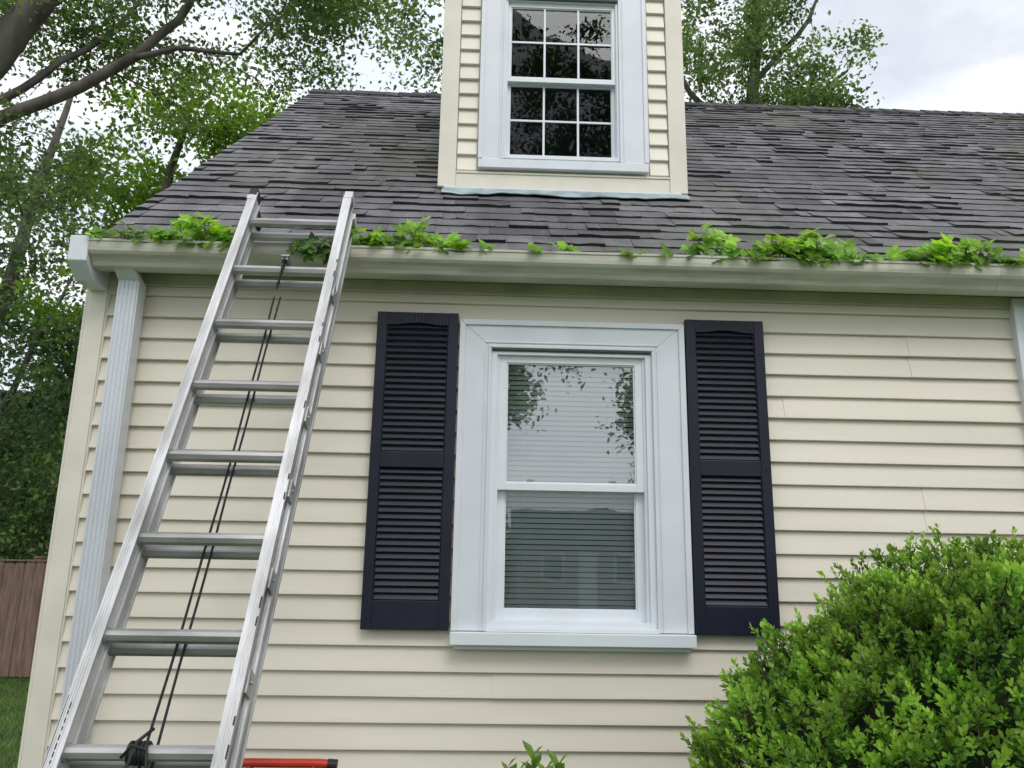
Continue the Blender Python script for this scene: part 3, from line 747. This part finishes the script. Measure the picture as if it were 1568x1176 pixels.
for _ in range(230):
    x=g.uniform(-13,-4.2); y=g.uniform(8.9,11); z=g.random()**.8*(3.6+noise.noise(Vector((x*.8,1,1))))
    n=55; pts=g.normal(size=(n,3))*[.28,.28,.22]+[x,y,z]; P.append(pts); R.append(np.clip(g.normal(g.normal(.65,.22),.15,n),0,1))
leafcloud('foliage',np.concatenate(P),.10,'leaf_oak',par,rnd=np.concatenate(R),width=.6)

# ---------------------------------------------------------------- trees / house in front (seen in the glass)
tree('yard_oak_tree',[
 ([(6.5,-15,0),(6.2,-15,4),(5.4,-15,8),(4.6,-15,12),(4.2,-15,17)],[.35,.3,.25,.17,.06]),
 ([(6.0,-15,5),(3.8,-15,7.2),(1.6,-14.8,7.6),(-.6,-14.6,7.4)],[.15,.11,.07,.03]),([(5.4,-15,8),(2.5,-15,11),(0,-15,13)],[.15,.1,.04])],
 [((2,-15,12.8),(4.6,2.2,4.4),6.2),((.35,-15,5.6),(.55,.8,1.1),.5),((2.2,-15,6.7),(2.2,.8,.5),.75),((3.75,-15,5.0),(.35,.7,1.3),.35),((5.6,-15,6.2),(1.5,1.6,2.2),.6)],
 430,65,.14,'leaf_oak',21,spread=.42,thr=-.12,freq=.8)
par=empty('street_tree_line'); P=[];R=[]
for _ in range(300):
    x=g.uniform(-20,24); y=g.uniform(-40,-37); top=3.2+2.0*noise.noise(Vector((x*.16,4,0)))
    z=top*(g.random()**.8); n=32; pts=g.normal(size=(n,3))*[.8,.8,.5]+[x,y,z]; P.append(pts); R.append(np.clip(g.normal(.4,.2,n),0,1))
leafcloud('foliage',np.concatenate(P),.5,'leaf_dark',par,rnd=np.concatenate(R),width=.6)
nb=empty('neighbour_house')
M['nwall']=simple('pale_pink_siding',(.40,.30,.28),.7)
s=B(); s.box(1.6,6.2,-33,-27,0,2.5); s.obj('walls','nwall',nb)
s=B(); s.extx([(-26.6,2.4),(-30,4.0),(-33.4,2.4)],1.2,6.6); s.obj('roof','shingle',nb)
s=B()
for x in (2.2,4.9): s.box(x,x+.8,-27.02,-26.94,1.0,2.1)
s.box(3.6,4.4,-27.02,-26.94,.2,2.1)
s.obj('windows_and_door','whitev',nb)
s=B()
for x in (2.2,4.9): s.box(x+.1,x+.70,-26.95,-26.92,1.1,1.55); s.box(x+.1,x+.70,-26.95,-26.92,1.6,2.0)
s.obj('window_panes','dark',nb)

# ---------------------------------------------------------------- ground, fence, stone
s=B(); s.v=[(-400,-400,0),(400,-400,0),(400,400,0),(-400,400,0)]; s.f=[(0,1,2,3)]; s.obj('ground','lawn')
P=g.uniform([-8,2.5,0],[-3.5,8,0],size=(16000,3)); T=g.normal(size=(16000,3))*.35; T[:,2]=1
leafcloud('grass',P,.08,leafmat('grass_blades',(.04,.08,.016),(.09,.17,.03),(.15,.25,.05),.3),None,T=T,Nn=g.normal(size=(16000,3)),width=.12)
s=B(); x=-16
while x<7.5:
    w_=.14; h=1.56+random.uniform(-.012,.012); y=8.1+random.uniform(-.004,.004)
    s.exty([(x,.03),(x+w_-.006,.03),(x+w_-.006,h-.02),(x+w_-.03,h),(x+.03,h),(x,h-.02)],y,y+.018); x+=w_
s.box(-16,7.5,8.122,8.16,.35,.44); s.box(-16,7.5,8.122,8.16,1.2,1.29)
s.box(-16,7.5,8.09,8.13,1.575,1.60)
x=-16
while x<7.5: s.box(x,x+.09,8.165,8.255,0,1.62); s.box(x-.01,x+.1,8.155,8.265,1.62,1.65); x+=2.4
s.obj('wooden_fence','fence')
s=B()
s.hexa([(-4.98,3.95,0),(-4.70,3.95,0),(-4.70,4.3,0),(-4.98,4.3,0),(-4.96,3.97,.17),(-4.72,3.98,.16),(-4.73,4.28,.18),(-4.95,4.27,.17)]); s.obj('garden_stone','stone',None,bevel=.03)

# ---------------------------------------------------------------- world, sun
SE,SR=math.radians(50),math.radians(165)
w=bpy.data.worlds.new('World'); scene.world=w; w.use_nodes=True; nt=w.node_tree; L=nt.links
bg=nt.nodes['Background']; sky=N(nt,'ShaderNodeTexSky',sky_type='NISHITA'); sky.sun_disc=False; sky.sun_elevation=SE; sky.sun_rotation=SR
sky.dust_density=2.0
L.new(sky.outputs[0],bg.inputs[0]); bg.inputs[1].default_value=.13
bg2=N(nt,'ShaderNodeBackground'); bg2.inputs[1].default_value=1.28
tc=N(nt,'ShaderNodeTexCoord'); mp=N(nt,'ShaderNodeMapping'); mp.inputs['Scale'].default_value=(1,1,2.2); L.new(tc.outputs['Generated'],mp.inputs[0])
n1=N(nt,'ShaderNodeTexNoise'); n1.inputs['Scale'].default_value=2.3; n1.inputs['Detail'].default_value=8; n1.inputs['Roughness'].default_value=.55; L.new(mp.outputs[0],n1.inputs['Vector'])
cr=N(nt,'ShaderNodeValToRGB'); L.new(n1.outputs['Fac'],cr.inputs[0]); cr.color_ramp.elements[0].position=.34; cr.color_ramp.elements[0].color=(.65,.65,.65,1); cr.color_ramp.elements[1].position=.50
n2=N(nt,'ShaderNodeTexNoise'); n2.inputs['Scale'].default_value=3.4; n2.inputs['Detail'].default_value=6; L.new(mp.outputs[0],n2.inputs['Vector'])
cr2=N(nt,'ShaderNodeValToRGB'); L.new(n2.outputs['Fac'],cr2.inputs[0]); cr2.color_ramp.elements[0].position=.35; cr2.color_ramp.elements[0].color=(.72,.77,.87,1); cr2.color_ramp.elements[1].position=.6; cr2.color_ramp.elements[1].color=(.96,.97,.99,1)
L.new(cr2.outputs[0],bg2.inputs[0])
ms=N(nt,'ShaderNodeMixShader'); L.new(cr.outputs[0],ms.inputs[0]); L.new(bg.outputs[0],ms.inputs[1]); L.new(bg2.outputs[0],ms.inputs[2])
L.new(ms.outputs[0],nt.nodes['World Output'].inputs[0])
sd=bpy.data.lights.new('sun','SUN'); sd.energy=1.4; sd.angle=math.radians(30); sd.color=(1,.97,.94)
so=bpy.data.objects.new('sun',sd); COL.objects.link(so)
dirv=Vector((math.sin(SR)*math.cos(SE),math.cos(SR)*math.cos(SE),math.sin(SE)))
so.rotation_euler=dirv.to_track_quat('Z','Y').to_euler(); so.location=(0,-5,12)

# ---------------------------------------------------------------- camera
f,p,y,r=1199.4,math.radians(12.925),math.radians(1.795),math.radians(.943)
Fv=Vector((math.sin(y)*math.cos(p),math.cos(y)*math.cos(p),math.sin(p))); R0=Vector((math.cos(y),-math.sin(y),0)); U0=R0.cross(Fv)
Rv=R0*math.cos(r)+U0*math.sin(r); Uv=U0*math.cos(r)-R0*math.sin(r)
cam=bpy.data.cameras.new('camera'); co=bpy.data.objects.new('camera',cam); COL.objects.link(co)
mt=Matrix((Rv,Uv,-Fv)).transposed().to_4x4(); mt.translation=Vector((0,-3.5,1.65)); co.matrix_world=mt
cam.sensor_width=36; cam.lens=36*f/1568; cam.clip_end=2000; cam.clip_start=.05
scene.camera=co
